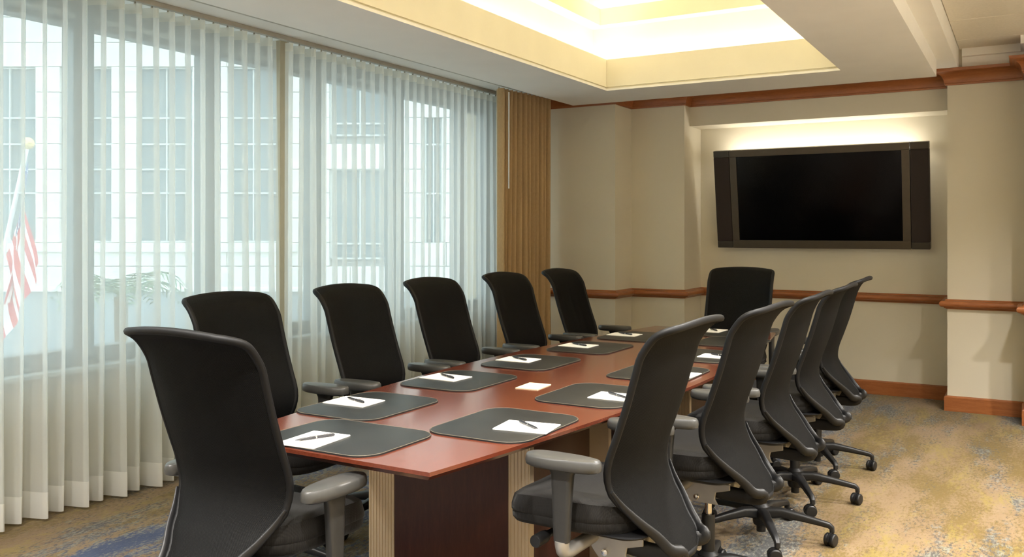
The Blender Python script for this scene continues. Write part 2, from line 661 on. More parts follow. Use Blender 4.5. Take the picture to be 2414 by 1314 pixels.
# wood trims
base_path = [(XWIN, Y1), (XA, Y1), (XA, Y2), (XN0, Y2), (XN0, Y3), (XN1, Y3), (XN1, Y2), (XR, Y2), (XR, YR), (XE, YR)]
crown_path = [(XWIN, Y1), (XA, Y1), (XA, Y2), (XN0, Y2), (XN0, YH), (XN1, YH), (XN1, Y2), (XR, Y2), (XR, YR), (XE, YR)]
o = sweep(MB(), base_path, [(0.0, 0.0), (0.022, 0.0), (0.022, 0.108), (0.017, 0.114), (0.0, 0.12)]).build('baseboard_back', M_TRIM, smooth=25)
tag(o, 'reddish cherry wood baseboard along the far wall', 'baseboard', kind='structure')
rail = [(0.0, 0.806), (0.010, 0.806), (0.012, 0.812), (0.022, 0.815), (0.026, 0.822)]
rail += [(0.026 + 0.030 * math.sin(a) ** 0.8, 0.847 - 0.025 * math.cos(a)) for a in [PI * k / 10 for k in range(1, 10)]]
rail += [(0.026, 0.872), (0.018, 0.874), (0.010, 0.882), (0.0, 0.884)]
o = sweep(MB(), base_path, rail).build('trim_1', M_TRIM, smooth=30)
tag(o, 'rounded cherry wood chair rail along the far wall', 'chair rail', kind='structure')
crown = [(0.0, 2.576), (0.014, 2.576), (0.016, 2.588), (0.022, 2.592)]
crown += [(0.022 + 0.072 * (1 - math.cos(t * PI / 2)), 2.592 + 0.082 * math.sin(t * PI / 2)) for t in [k / 8 for k in range(1, 9)]]
crown += [(0.100, 2.678), (0.104, 2.699), (0.0, 2.699)]
o = sweep(MB(), crown_path, crown).build('trim_2', M_TRIM, smooth=30)
tag(o, 'dark cherry crown moulding at the top of the far wall', 'crown moulding', kind='structure')
fr = sweep(MB(), [(-0.43, Y2), (XR, Y2), (XR, YR), (XE, YR)], [(0.0, 2.70), (0.006, 2.70), (0.006, 2.79), (0.03, 2.795), (0.03, ZU), (0.0, ZU)]).build('trim_3', M_WHITE, smooth=0)
tag(fr, 'white frieze board above the crown moulding', 'frieze', kind='structure')

# ceiling: ring round the dropped soffit, higher aisle ceiling, dropped soffit with lit tray
SX0, SX1, SY0, SY1, SZ = -3.585, -0.572, 0.35, 7.27, 2.575
STEPX = -0.453
m = MB()
m.box(XWIN - 0.3, SX0, YB, 8.5, ZC, ZC + 0.1)
m.box(SX0, SX1, SY1, 8.5, ZC, ZC + 0.1)
m.box(SX0, SX1, YB, SY0, ZC, ZC + 0.1)
m.box(SX1, STEPX, YB, 8.5, ZC, ZU + 0.1)
ce = m.build('ceiling', M_WHITE, smooth=0)
tag(ce, 'off-white painted ceiling around the dropped soffit', 'ceiling', kind='structure')
# ceiling panels of the aisle side, each its own board with open joints
ys = [YB, -0.9, -0.2, 0.5, 1.2, 1.9, 2.6, 3.3, 4.0, 4.7, 5.35, 6.02, 6.70, 7.40, 8.0]
for a, b_ in zip(ys[:-1], ys[1:]):
    for xa, xb in ((STEPX, 0.72), (0.72, XE)):
        MB().box(xa + 0.003, xb - 0.003, a + 0.004, b_ - 0.004, ZU, ZU + 0.03).build('ceiling_panel', M_PANEL, ce, bevel=0.004, seg=1, smooth=0)
MB().box(STEPX, XE + 0.15, YB, 8.5, ZU + 0.031, ZU + 0.08).build('ceiling_deck', M_WHITE, ce, smooth=0)

TX0, TX1, TY0, TY1 = -2.968, -1.143, 1.60, 6.645


def rect(a, z):
    return [(TX0 - a, TY0 - a, z), (TX1 + a, TY0 - a, z), (TX1 + a, TY1 + a, z), (TX0 - a, TY1 + a, z)]


so = MB()
outer_b = [(SX0, SY0, SZ), (SX1, SY0, SZ), (SX1, SY1, SZ), (SX0, SY1, SZ)]
outer_t = [(SX0, SY0, ZC + 0.1), (SX1, SY0, ZC + 0.1), (SX1, SY1, ZC + 0.1), (SX0, SY1, ZC + 0.1)]
so.rings([outer_t, outer_b, rect(0.0, SZ), rect(0.0, 2.592)], False, False)
so.build('soffit', M_WHITE, ce, smooth=0)
tr = MB()
tr.rings([rect(0.0, 2.592), rect(0.022, 2.594), rect(0.022, 2.607), rect(0.006, 2.607), rect(0.006, 2.832), rect(0.03, 2.832), rect(0.03, 2.73), rect(0.235, 2.73),
          rect(0.235, 3.147), rect(0.11, 3.147), rect(0.11, 3.285), rect(0.135, 3.285), rect(0.135, 3.21), rect(0.30, 3.21), rect(0.30, 3.50)], False, True)
tr.build('ceiling_tray', M_TRAY, ce, smooth=0)


def strips(a, z, w, material):
    for (x0, x1, y0, y1) in ((TX0 - a - w, TX0 - a, TY0 - a, TY1 + a), (TX1 + a, TX1 + a + w, TY0 - a, TY1 + a),
                             (TX0 - a, TX1 + a, TY0 - a - w, TY0 - a), (TX0 - a, TX1 + a, TY1 + a, TY1 + a + w)):
        MB().box(x0, x1, y0, y1, z, z + 0.02).build('cove_light_strip', material, ce, smooth=0)


strips(0.08, 2.745, 0.04, M_LAMP)
strips(0.17, 3.225, 0.04, M_LAMP2)


# recessed downlights of the aisle ceiling and behind the camera
def downlight(x, y, z, label, watts):
    t = empty('downlight', (x, y, z))
    tag(t, label, 'downlight', 'recessed downlights')
    MB().lathe([(0.045, 0.0), (0.065, 0.0), (0.067, -0.006), (0.05, -0.008), (0.045, 0.0)], n=24).build('trim_ring', M_WHITE, t)
    MB().lathe([(0.001, -0.001), (0.046, -0.001), (0.046, -0.003), (0.001, -0.003)], n=20).build('lens', M_LENS, t)
    L = bpy.data.lights.new('downlight_beam', 'SPOT')
    L.energy = watts
    L.color = (1.0, 0.96, 0.90)
    L.spot_size = R(125)
    L.spot_blend = 0.8
    L.shadow_soft_size = 0.06
    lo = bpy.data.objects.new('downlight_beam', L)
    C.objects.link(lo)
    lo.parent = t
    lo.location = (0, 0, -0.02)


nth = ['first', 'second', 'third', 'fourth', 'fifth']
for x, row, pw in ((0.50, 'table', 1.35), (1.35, 'wall', 2.3)):
    for k, y in enumerate((0.15, 1.55, 2.95, 4.35, 5.68)):
        downlight(x, y, ZU, 'white recessed downlight of the aisle ceiling row nearer the %s, %s from the camera end' % (row, nth[k]), DOWN * pw)
for x, y, lab_ in ((-0.86, 2.2, 'aisle side, nearer'), (-0.86, 3.6, 'aisle side, farther')):  # soffit pair added out of view to raise the ambient light
    downlight(x, y, SZ, 'added white recessed downlight, out of view, in the soffit margin beside the lit tray, %s one' % lab_, DOWN * 1.6)
for x, side_ in ((-3.1, 'window'), (-2.0, 'middle'), (-0.95, 'aisle')):
    downlight(x, 0.95, SZ, 'round white recessed downlight in the soffit near the camera, %s position' % side_, DOWN * (1.2 if x < -3 else 1.7))
    downlight(x, -0.7, ZC, 'round white recessed downlight in the ceiling behind the camera, %s position' % side_, DOWN * 1.6)

# ------------------------------------------------------------------ window wall
m = MB()
m.box(XWIN - 0.3, XWIN, YB, 8.3, 0, 0.68)             # wall below the sill
m.box(XWIN - 0.3, XWIN, YB, 0.95, 0.68, 2.95)         # solid wall before the windows
m.box(XWIN - 0.3, XWIN, 7.22, 8.3, 0.68, 2.95)
m.box(XWIN - 0.3, XWIN, 0.95, 7.22, 2.72, 2.95)
wl = m.build('wall_left', M_BEIGE, smooth=0)
tag(wl, 'beige window wall with long glazed opening', 'wall', kind='structure')
MUL = [0.95, 2.10, 3.00, 3.89, 4.87, 5.82, 6.77, 7.22]
for i, (ya, yb) in enumerate(zip(MUL[:-1], MUL[1:])):
    w = empty('window_%d' % (i + 1), (XWIN - 0.10, (ya + yb) / 2, 0.68))
    hw = (yb - ya) / 2
    tag(w, 'tall grey-framed window pane behind the sheer curtains, number %d from the near end' % (i + 1), 'window', kind='structure')
    w['label'] = ['nearest', 'second', 'third', 'fourth', 'fifth', 'sixth', 'last'][i] + ' grey-framed window bay along the sheers counted from the near end'
    jw = 0.062
    MB().box(-0.05, 0.06, -hw, -hw + jw, 0, 2.04).build('jamb', M_FRAME, w, bevel=0.004, seg=1, smooth=0)
    MB().box(-0.05, 0.06, hw - jw, hw, 0, 2.04).build('jamb', M_FRAME, w, bevel=0.004, seg=1, smooth=0)
    MB().box(-0.05, 0.06, -hw + jw, hw - jw, 0, 0.10).build('bottom_rail', M_FRAME, w, bevel=0.004, seg=1, smooth=0)
    MB().box(-0.05, 0.055, -hw + jw, hw - jw, 1.86, 2.04).build('head_panel', M_FRAME, w, bevel=0.004, seg=1, smooth=0)
    MB().box(0.055, 0.075, -hw + jw, hw - jw, 1.895, 1.925).build('head_bead', M_FRAMELT, w, smooth=0)
    MB().box(-0.004, 0.004, -hw + jw, hw - jw, 0.10, 1.86).build('pane', M_GLASS, w, smooth=0)
o = MB().box(XWIN - 0.02, XWIN + 0.07, 0.95, 7.22, 0.665, 0.69).build('trim_4', M_FRAMELT, bevel=0.004, smooth=0)
tag(o, 'light grey window sill behind the sheers', 'sill', kind='structure')
o = MB().box(-4.345, -4.305, 4.315, 4.395, 0.0, ZC).build('trim_5', M_BEIGE, bevel=0.005, smooth=0)
tag(o, 'narrow beige post seen in the gap between the sheers', 'post', kind='structure')

# curtain rails in the pocket beside the soffit
XS = -4.19
o = MB().box(XS - 0.02, XS + 0.02, 1.0, 7.15, 2.672, ZC).build('curtain_rail', M_TRACK, bevel=0.004)
tag(o, 'beige curtain rail carrying the two sheers', 'curtain rail')
XD = -3.90
o = MB().box(XD - 0.02, XD + 0.02, 1.0, 7.30, 2.675, ZC).build('curtain_rail', M_TRACK, bevel=0.004)
tag(o, 'beige curtain rail nearer the soffit carrying the tan drape', 'curtain rail')


def curtain(name, material, x, ya, yb, pitch, amp, z0, z1, seed, lead_a=0.0, lead_b=0.0, hem=0.0, heading=0.0, mh=None, mt=None, x2=None, per=12, nz=26, sway=0.01, pair=0.0, amp2=None, var=(0.75, 1.2)):
    amp2 = amp if amp2 is None else amp2
    """ripple-fold curtain as a real folded sheet; splits into body, hem and heading"""
    rnd = random.Random(seed)
    nw = max(2, int(round((yb - ya) / pitch)))
    ph = [rnd.uniform(-0.5, 0.5) for _ in range(nw + 2)]
    am = [rnd.uniform(*var) for _ in range(nw + 2)]
    NU = nw * per
    x2 = x if x2 is None else x2

    def P(i, z):
        s = i / per
        k = int(min(s, nw - 1))
        u = s - k
        g = (z1 - z) / (z1 - z0)                      # 0 top .. 1 floor
        e = u * u * (3 - 2 * u)
        p_ = ph[k] * (1 - e) + ph[k + 1] * e
        a_ = am[k] * (1 - e) + am[k + 1] * e
        A = (amp + (amp2 - amp) * i / NU) * (0.95 + (a_ - 1) * (0.35 + 0.65 * g) * 0.9)
        t = 2 * PI * s + p_ * g * 1.5
        yy = ya + (yb - ya) * i / NU + sway * p_ * g * 2.2
        yy += lead_a * g * max(0, 1 - i / (per * 3)) + lead_b * g * max(0, 1 - (NU - i) / (per * 3))
        xx = x + (x2 - x) * i / NU + A * math.sin(t) + pair * g * g * math.sin(PI * s + 0.6) + 0.010 * g * math.sin(3.1 * yy + seed)
        return (xx, yy, z)

    def sheet(za, zb, n):
        rows = [[P(i, za + (zb - za) * j / n) for i in range(NU + 1)] for j in range(n + 1)]
        b = MB()
        b.rings(rows, False, False, closed=False)
        return b
    root = empty(name, (0, 0, 0))
    za, zb = z0 + hem, z1 - heading
    sheet(za, zb, nz).build('panel', material, root, smooth=60)
    if hem:
        sheet(z0, za, 3).build('hem', mh, root, smooth=60)
    if heading:
        sheet(zb, z1, 2).build('heading_tape', mt, root, smooth=60)
    # carriers
    hook = MB().lathe([(0.003, 0.0), (0.006, 0.006), (0.006, 0.016), (0.003, 0.022)], n=8).mesh('hook')
    hook.materials.append(M_TRACK)
    for k in range(nw):
        i = int((k + 0.25) * per)
        p = P(i, z1)
        shared(hook, 'hook', root, (x + (x2 - x) * i / NU, p[1], z1 - 0.006))
    return root


c = curtain('sheer_curtain', M_SHEER, XS, 1.05, 4.165, 0.107, 0.070, 0.015, 2.655, 3, pair=0.022, amp2=0.050, lead_b=0.022, hem=0.13, heading=0.055, mh=M_HEM, mt=M_HEAD)
tag(c, 'white sheer voile curtain nearest the camera, left of the gap', 'curtain', 'sheer curtains')
c = curtain('sheer_curtain', M_SHEER, XS, 4.245, 6.98, 0.107, 0.050, 0.015, 2.655, 5, pair=0.022, amp2=0.031, lead_a=-0.022, hem=0.13, heading=0.055, mh=M_HEM, mt=M_HEAD)
tag(c, 'white sheer voile curtain between the gap and the tan drape', 'curtain', 'sheer curtains')
c = curtain('drape', M_DRAPE, -3.93, 6.51, 7.34, 0.072, 0.058, 0.015, 2.655, 9, x2=-3.87, per=12, sway=0.012, var=(0.35, 1.5))
tag(c, 'tan pleated drape stacked in the corner by the far wall', 'drape')
w = MB().tube([(-3.84, 6.545, 2.62), (-3.842, 6.547, 1.79)], 0.006, 8).build('curtain_wand', M_POLE)
tag(w, 'thin white pull wand hanging in front of the tan drape', 'wand')

# ------------------------------------------------------------------ conference table
TXC, TYC, TL = -1.875, 4.02, 1.99


def half(y):
    t = (y - TYC) / TL
    return 0.425 + 0.19 * (1 - abs(t) ** 1.7)


def outline(inset):
    n = 22
    L = TL - inset
    r, l = [], []
    for k in range(n + 1):
        y = TYC - L + 2 * L * k / n
        h = half(y) - inset
        r.append((TXC + h, y))
        l.append((TXC - h, y))
    return r + l[::-1]


table = empty('conference_table', (TXC, TYC, 0))
tag(table, 'long boat-shaped mahogany conference table on fluted pedestals', 'table')
m = MB()
lv = [(0.0, 0.740), (0.0, 0.728), (0.035, 0.706), (0.07, 0.700)]
m.rings([[(x - TXC, y - TYC, z) for x, y in outline(i)] for i, z in lv])
m.build('tabletop', M_TABLE, table, smooth=20)


def pedestal(y0, y1):
    x0, x1 = -2.247 - TXC, -1.518 - TXC
    y0 -= TYC
    y1 -= TYC
    wl_, wr_ = 0.130, 0.088
    body = MB().box(x0 + wl_, x1 - wr_, y0, y1, 0.0, 0.70).build('pedestal', M_TBASE, table, smooth=0)
    # fluted metal pilasters either side of the wood panel, at both ends
    for xa, xb in ((x0, x0 + wl_), (x1 - wr_, x1)):
        for ya, sg in ((y0 + 0.004, 1), (y1 - 0.004, -1)):
            nfl = int(round((xb - xa) / 0.0145))
            pts = []
            for k in range(nfl):
                w_ = (xb - xa) / nfl
                p0 = xa + k * w_
                pts += [(p0, ya), (p0 + w_ * 0.55, ya), (p0 + w_ * 0.62, ya + 0.003 * sg), (p0 + w_ * 0.93, ya + 0.003 * sg)]
            pts += [(xb, ya), (xb, ya + 0.03 * sg), (xa, ya + 0.03 * sg)]
            MB().prism(pts, 0.0, 0.699).build('fluted_column', M_FLUTE, body, smooth=0)


pedestal(2.73, 3.45)
pedestal(4.45, 5.2)


# ------------------------------------------------------------------ office chairs
def make_chair():
    root = empty('office_chair')
    # seat cushion: stacked outlines, waterfall front
    def ring(s, z, n=44):
        out = []
        for k in range(n):
            a = 2 * PI * k / n
            ca, sa = math.cos(a), math.sin(a)
            e = 0.62
            x = 0.2325 * math.copysign(abs(ca) ** e, ca) * s + 0.1075
            y = 0.25 * math.copysign(abs(sa) ** e, sa) * s * (1.0 - 0.08 * (ca < 0) * abs(ca))
            zz = z - 0.30 * max(0, x - 0.14) ** 2 * 2.2 + 0.02 * (abs(y) / 0.25) ** 2 * (z > 0.55)
            out.append((x, y, zz))
        return out
    MB().rings([ring(0.86, 0.488), ring(0.95, 0.492), ring(0.985, 0.505), ring(0.99, 0.522), ring(0.985, 0.526), ring(1.0, 0.531), ring(1.0, 0.545), ring(0.965, 0.566),
                ring(0.88, 0.577), ring(0.7, 0.579), ring(0.4, 0.577), ring(0.12, 0.576)]).build('seat', M_SEAT, root, smooth=50)
    pan = MB()
    pan.rings([[(x * 0.85 + 0.03, y, z) for x, y, z in r] for r in
               [[(px, py, 0.470) for px, py in rrect(0.36, 0.34, 0.06)], [(px, py, 0.486) for px, py in rrect(0.44, 0.42, 0.08)], [(px, py, 0.492) for px, py in rrect(0.45, 0.43, 0.08)]]])
    pan.build('seat_pan', M_PLASTIC, root)
    # back: profile (x, z) top to bottom with half width
    prof = smooth_curve([(-0.292, 1.136), (-0.246, 1.112), (-0.216, 1.06), (-0.192, 0.98), (-0.165, 0.89), (-0.134, 0.80),
                         (-0.106, 0.72), (-0.100, 0.655), (-0.122, 0.59), (-0.172, 0.515), (-0.222, 0.445), (-0.240, 0.415)], 120)
    # arc length
    s = [0.0]
    for a, b_ in zip(prof[:-1], prof[1:]):
        s.append(s[-1] + math.dist(a, b_))
    Ltot = s[-1]

    def at(b):
        for i in range(len(s) - 1):
            if s[i + 1] >= b:
                t = (b - s[i]) / max(1e-9, s[i + 1] - s[i])
                return tuple(p + (q - p) * t for p, q in zip(prof[i], prof[i + 1]))
        return prof[-1]

    wpts = [(0.0, 0.228), (0.15, 0.232), (0.35, 0.231), (0.5, 0.230), (0.60, 0.230), (0.70, 0.216), (0.80, 0.175), (0.90, 0.128), (1.0, 0.098)]

    def width(b):
        u = b / Ltot
        for (a, wa), (c_, wc) in zip(wpts[:-1], wpts[1:]):
            if u <= c_ + 1e-9:
                t = (u - a) / (c_ - a)
                t = t * t * (3 - 2 * t) * 0.5 + t * 0.5
                w_ = wa + (wc - wa) * t
                break
        rt, rb = 0.055, 0.05
        if b < rt:
            w_ -= rt - math.sqrt(max(0, rt * rt - (rt - b) ** 2))
        if Ltot - b < rb:
            w_ -= rb - math.sqrt(max(0, rb * rb - (rb - (Ltot - b)) ** 2))
        return w_
    nb, na = 44, 16
    bs = [Ltot * (0.5 - 0.5 * math.cos(PI * k / nb)) * 0.55 + Ltot * (k / nb) * 0.45 for k in range(nb + 1)]

    def surf(b, a, off=0.0):
        x, z = at(b)
        x2, z2 = at(min(Ltot, b + 0.004))
        x1, z1 = at(max(0, b - 0.004))
        d = Vector((x2 - x1, z2 - z1)).normalized()
        nx, nz = d.y, -d.x                            # points rearwards
        if nx > 0:
            nx, nz = -nx, -nz
        y = width(b) * a
        cup = 0.040 * abs(a) ** 2.6 * min(1, 0.35 + b / 0.2)          # edges wrap forward
        cup *= 1.0 if b < Ltot * 0.7 else max(0.2, 1 - (b - Ltot * 0.7) / (Ltot * 0.3))
        crown_ = 0.010 * (1 - a * a) * max(0, 1 - b / 0.25)           # slightly arched top edge
        return (x + cup + nx * off, y, z + nz * off + crown_)
    m = MB()
    front = [[surf(b, -1 + 2 * k / na, -0.008) for k in range(na + 1)] for b in bs]
    back = [[surf(b, -1 + 2 * k / na, 0.008) for k in range(na + 1)] for b in bs]
    m.rings(front, False, False, closed=False)
    m.rings(back, False, False, closed=False)
    br = m.build('backrest', M_MESH, root, smooth=60)
    loop = [surf(b, -1) for b in bs] + [surf(bs[-1], -1 + 2 * k / na) for k in range(1, na)] + [surf(b, 1) for b in reversed(bs)] + [surf(bs[0], 1 - 2 * k / na) for k in range(1, na)]
    MB().loop_tube(loop, 0.0115, 8).build('back_rim', M_RIM, br, smooth=60)
    # swept brackets that carry the back
    for sy in (1, -1):
        c_ = []
        for fr_, rad in ((0.69, 0.006), (0.75, 0.011), (0.82, 0.015), (0.89, 0.018), (0.95, 0.020)):
            ex, ey, ez = surf(Ltot * fr_, 1)
            c_.append((ex - 0.010, ey + 0.010, ez + 0.004, rad))
        c_ += [(-0.248, 0.100, 0.448, 0.021), (-0.240, 0.096, 0.430, 0.023), (-0.190, 0.088, 0.424, 0.027), (-0.09, 0.084, 0.425, 0.028), (0.0, 0.090, 0.432, 0.025)]
        cc = smooth_curve(c_, 28)
        m = MB()
        m.tube([(p[0], p[1] * sy, p[2]) for p in cc], [p[3] for p in cc], 12, flat=(0.42, 1.0) if False else None)
        for i, v_ in enumerate(m.v):
            # flatten sideways to a blade
            k = min(i // 12, len(cc) - 1)
            yc = cc[k][1] * sy
            m.v[i] = (v_[0], yc + (v_[1] - yc) * 0.38, v_[2])
        m.build('back_bracket', M_PLASTIC, root, smooth=60)
    # armrests
    for sy in (1, -1):
        pr = []
        for k in range(32):
            a = 2 * PI * k / 32
            ca, sa = math.cos(a), math.sin(a)
            pr.append((0.128 * math.copysign(abs(ca) ** 0.8, ca) + 0.058, (0.047 + 0.006 * ca) * math.copysign(abs(sa) ** 0.8, sa)))
        def sc(r, z):
            return [((x - 0.058) * r[0] + 0.058, y * r[1] + 0.287 * sy, z) for x, y in pr]
        post = MB()
        rows = []
        for z, xc, hw, ht in ((0.702, 0.060, 0.047, 0.016), (0.68, 0.060, 0.036, 0.0145), (0.62, 0.061, 0.032, 0.0145), (0.54, 0.062, 0.028, 0.0145), (0.476, 0.062, 0.024, 0.0145)):
            rows.append([(xc + x * hw * 2, 0.287 * sy + y * ht * 2, z) for x, y in rrect(1, 1, 0.22, 3)])
        p = post.rings(rows).build('arm_post', M_POST, root)
        MB().rings([sc((0.90, 0.84), 0.700), sc((0.985, 0.97), 0.705), sc((1, 1), 0.717), sc((0.985, 0.965), 0.730), sc((0.95, 0.88), 0.7365), sc((0.8, 0.6), 0.7385), sc((0.3, 0.2), 0.739)]).build('arm_pad', M_PAD, p, smooth=50)
        bk = MB()
        path = smooth_curve([(0.062, 0.287 * sy, 0.478), (0.062, 0.284 * sy, 0.452), (0.06, 0.262 * sy, 0.438), (0.055, 0.20 * sy, 0.440), (0.05, 0.10 * sy, 0.444)], 16)
        bk.tube(path, [0.023, 0.023, 0.023] + [0.022] * 14, 10)
        bk.build('arm_bracket', M_SILVER, p, smooth=60)
    # mechanism under the seat
    m = MB()
    m.rings([[(x - 0.01, y, z) for x, y in rrect(w_, d_, 0.035)] for w_, d_, z in ((0.12, 0.09, 0.395), (0.20, 0.14, 0.412), (0.24, 0.18, 0.445), (0.24, 0.18, 0.471))])
    mech = m.build('mechanism', M_SILVER, root)
    for sy in (1, -1):
        pts = [(0.075, 0.462), (-0.125, 0.462), (-0.125, 0.44), (-0.07, 0.425), (-0.065, 0.40), (-0.078, 0.378), (0.03, 0.378), (0.05, 0.40), (0.075, 0.44)]
        pm = MB()
        y0_, y1_ = (0.098, 0.106) if sy > 0 else (-0.106, -0.098)
        n = len(pts)
        vs = [(x, y0_, z) for x, z in pts] + [(x, y1_, z) for x, z in pts]
        pm.add(vs, [tuple(range(n)), tuple(range(2 * n - 1, n - 1, -1))] + [(i, (i + 1) % n, n + (i + 1) % n, n + i) for i in range(n)])
        pm.build('side_plate', M_SILVER, mech, bevel=0.003, smooth=0)
        MB().lathe([(0.004, 0.0), (0.011, 0.0), (0.011, 0.012 * sy), (0.004, 0.014 * sy)], 0.005, 0.104 * sy, 0.40, n=14, axis='y').build('pivot_bolt', M_CHROME, mech)
    MB().lathe([(0.012, -0.10), (0.012, 0.0), (0.018, 0.003), (0.020, 0.015), (0.020, 0.066), (0.018, 0.070), (0.001, 0.070)], 0.165, 0.205, 0.452, n=18, axis='y').build('lever', M_PLASTIC, mech)
    # gas post
    MB().lathe([(0.014, 0.24), (0.014, 0.41)], n=16).build('gas_post', M_CHROME, root)
    # star base
    base = MB().lathe([(0.016, 0.028), (0.021, 0.030), (0.021, 0.058), (0.034, 0.062), (0.038, 0.075), (0.042, 0.11), (0.040, 0.148), (0.030, 0.158), (0.026, 0.162), (0.026, 0.30), (0.024, 0.305), (0.013, 0.305)],
                      n=24).build('star_base', M_PLASTIC, root, smooth=40)
    lm = MB()
    cs = [(0.028, 0.118, 0.026, 0.026), (0.09, 0.125, 0.021, 0.022), (0.18, 0.112, 0.017, 0.017), (0.26, 0.098, 0.0145, 0.014), (0.296, 0.091, 0.0135, 0.013), (0.309, 0.080, 0.0125, 0.012), (0.310, 0.062, 0.012, 0.011)]
    rings = []
    for i, (x, z, hw, hh) in enumerate(cs):
        x0_, z0_ = cs[max(0, i - 1)][:2]
        x1_, z1_ = cs[min(len(cs) - 1, i + 1)][:2]
        d = Vector((x1_ - x0_, z1_ - z0_)).normalized()
        up = (-d.y, d.x)
        rings.append([(x + up[0] * hh * b2 * 2, hw * a2 * 2, z + up[1] * hh * b2 * 2) for a2, b2 in rrect(1, 1, 0.3, 3)])
    lm.rings(rings)
    leg_me = lm.mesh('leg', smooth=40)
    leg_me.materials.append(M_PLASTIC)
    cm = MB()
    for sy in (1, -1):
        cm.lathe([(0.004, 0.005 * sy), (0.026, 0.005 * sy), (0.029, 0.009 * sy), (0.029, 0.019 * sy), (0.025, 0.023 * sy), (0.012, 0.024 * sy), (0.001, 0.024 * sy)], -0.012, 0, 0.0295, n=20, axis='y')
    hood = []
    for k in range(9):
        a = R(-10 + 200 * k / 8)
        hood.append((-0.012 + 0.0315 * math.cos(a), 0.0315 * math.sin(a) + 0.031))
    hv = [(x, -0.0045, z) for x, z in hood] + [(x, 0.0045, z) for x, z in hood]
    cm.add(hv, [tuple(range(9)), tuple(range(17, 8, -1))] + [(i, (i + 1) % 9, 9 + (i + 1) % 9, 9 + i) for i in range(9)])
    cm.lathe([(0.008, 0.05), (0.008, 0.07), (0.001, 0.07)], 0, 0, 0, n=10)
    cas_me = cm.mesh('caster', smooth=40)
    cas_me.materials.append(M_PLASTIC)
    for k in range(5):
        a = 2 * PI * k / 5
        l = shared(leg_me, 'leg', base)
        l.rotation_euler = (0, 0, a)
        cs_ = shared(cas_me, 'caster', base, (0.310 * math.cos(a), 0.310 * math.sin(a), 0))
        cs_.rotation_euler = (0, 0, a + 1.1 + 1.7 * k)
    return root


proto = make_chair()
ordn = ['nearest', 'second', 'third', 'fourth', 'farthest']
chairs = []
chairs.append((-2.03, 1.905, 90, 20, 'black mesh office chair at the near head of the table, back to the camera'))
for i, (x, y, a, b_) in enumerate([(-2.755, 2.69, 0, 10), (-2.70, 3.41, 1, 50), (-2.705, 4.13, 0, 33), (-2.68, 4.91, -1, 5), (-2.63, 5.61, 0, 60)]):
    chairs.append((x, y, a, b_, 'black mesh office chair on the window side, %s from the camera' % ordn[i]))
chairs.append((-1.81, 6.26, -90, 0, 'black mesh office chair at the far head of the table below the television'))
for i, (x, y, a, b_) in enumerate([(-1.146, 2.68, 178, 40), (-1.082, 3.40, 177, 28), (-1.06, 4.12, 180, 9), (-1.06, 4.82, 180, 10), (-1.09, 5.55, 180, 12)]):
    chairs.append((x, y, a, b_, 'black mesh office chair on the aisle side, %s from the camera' % ordn[i]))
for i, (x, y, a, b_, lab) in enumerate(chairs):
    ch = proto if i == 0 else copy_tree(proto)
    ch.location = (x, y, 0)
    ch.rotation_euler = (0, 0, R(a))
    for k in ch.children:
        if k.name.startswith('star_base'):
            k.rotation_euler = (0, 0, R(b_ - a))
    tag(ch, lab, 'chair', 'office chairs around the conference table')
for k in proto.children:
    if k.name.startswith('arm_post'):
        k.location.z = -0.046          # arms of the near head chair are set lower, under the table edge

# ------------------------------------------------------------------ desk mats, notepads, pens
ZT = 0.740


def mat_obj():
    root = empty('desk_mat')
    o_ = rrect(0.39, 0.49, 0.085, 8)
    i_ = rrect(0.375, 0.475, 0.080, 8)
    MB().rings([[(x, y, 0.0) for x, y in o_], [(x, y, 0.0045) for x, y in o_], [(x, y, 0.006) for x, y in i_]]).build('pad', M_LEATHER, root, smooth=30)
    MB().loop_tube([(x, y, 0.0052) for x, y in rrect(0.386, 0.486, 0.084, 8)], 0.0011, 6).build('edge_stitching', M_STITCH, root)
    return root


def pen_obj():
    root = empty('pen')
    MB().lathe([(0.0008, -0.070), (0.0015, -0.066), (0.0042, -0.050), (0.0048, -0.01), (0.0048, 0.0)], 0, 0, 0.005, 12, 'x').build('barrel', M_PEN, root)
    MB().lathe([(0.0051, 0.0), (0.0053, 0.002), (0.0051, 0.004)], 0, 0, 0.005, 12, 'x').build('ring', M_CHROME, root)
    cap = MB().lathe([(0.0049, 0.004), (0.0048, 0.060), (0.0040, 0.066), (0.001, 0.067)], 0, 0, 0.005, 12, 'x').build('cap', M_PEN, root)
    MB().box(0.025, 0.064, -0.0014, 0.0014, 0.0108, 0.0120).build('clip', M_PEN, cap, bevel=0.0004, smooth=0)
    return root


pmat, ppen = mat_obj(), pen_obj()
pad_me = MB().box(-0.097, 0.097, -0.074, 0.074, 0, 0.004).mesh('notepad', 0.0006, 1, 0)
pad_me.materials.append(M_PAPER)
# (x, y, facing angle from the sitter towards the table, pad offset along/aside, pad twist, pen twist, which)
sp = []
sp.append((-1.935, 2.238, 90, (-0.10, 0.05), 5, -28, 'at the near head of the table'))
for i, y in enumerate((2.685, 3.345, 4.0, 4.675, 5.32)):
    sp.append(((-2.205, -2.22, -2.21, -2.19, -2.17)[i], y, 0, (-0.085, 0.01), (3, -2, 2, -1, 1)[i], (-24, -27, -30, -25, -28)[i],
               'on the window side, %s from the camera' % ordn[i]))
sp.append((-1.83, 5.765, -90, (-0.08, 0.0), -2, 40, 'at the far head of the table'))
for i, y in enumerate((2.665, 3.33, 4.0, 4.675, 5.34)):
    sp.append(((-1.575, -1.53, -1.515, -1.52, -1.55)[i], y, 180, (-0.095, 0.02), (8, 2, -2, 1, 0)[i], (-41, -35, -30, -33, -30)[i],
               'on the aisle side, %s from the camera' % ordn[i]))
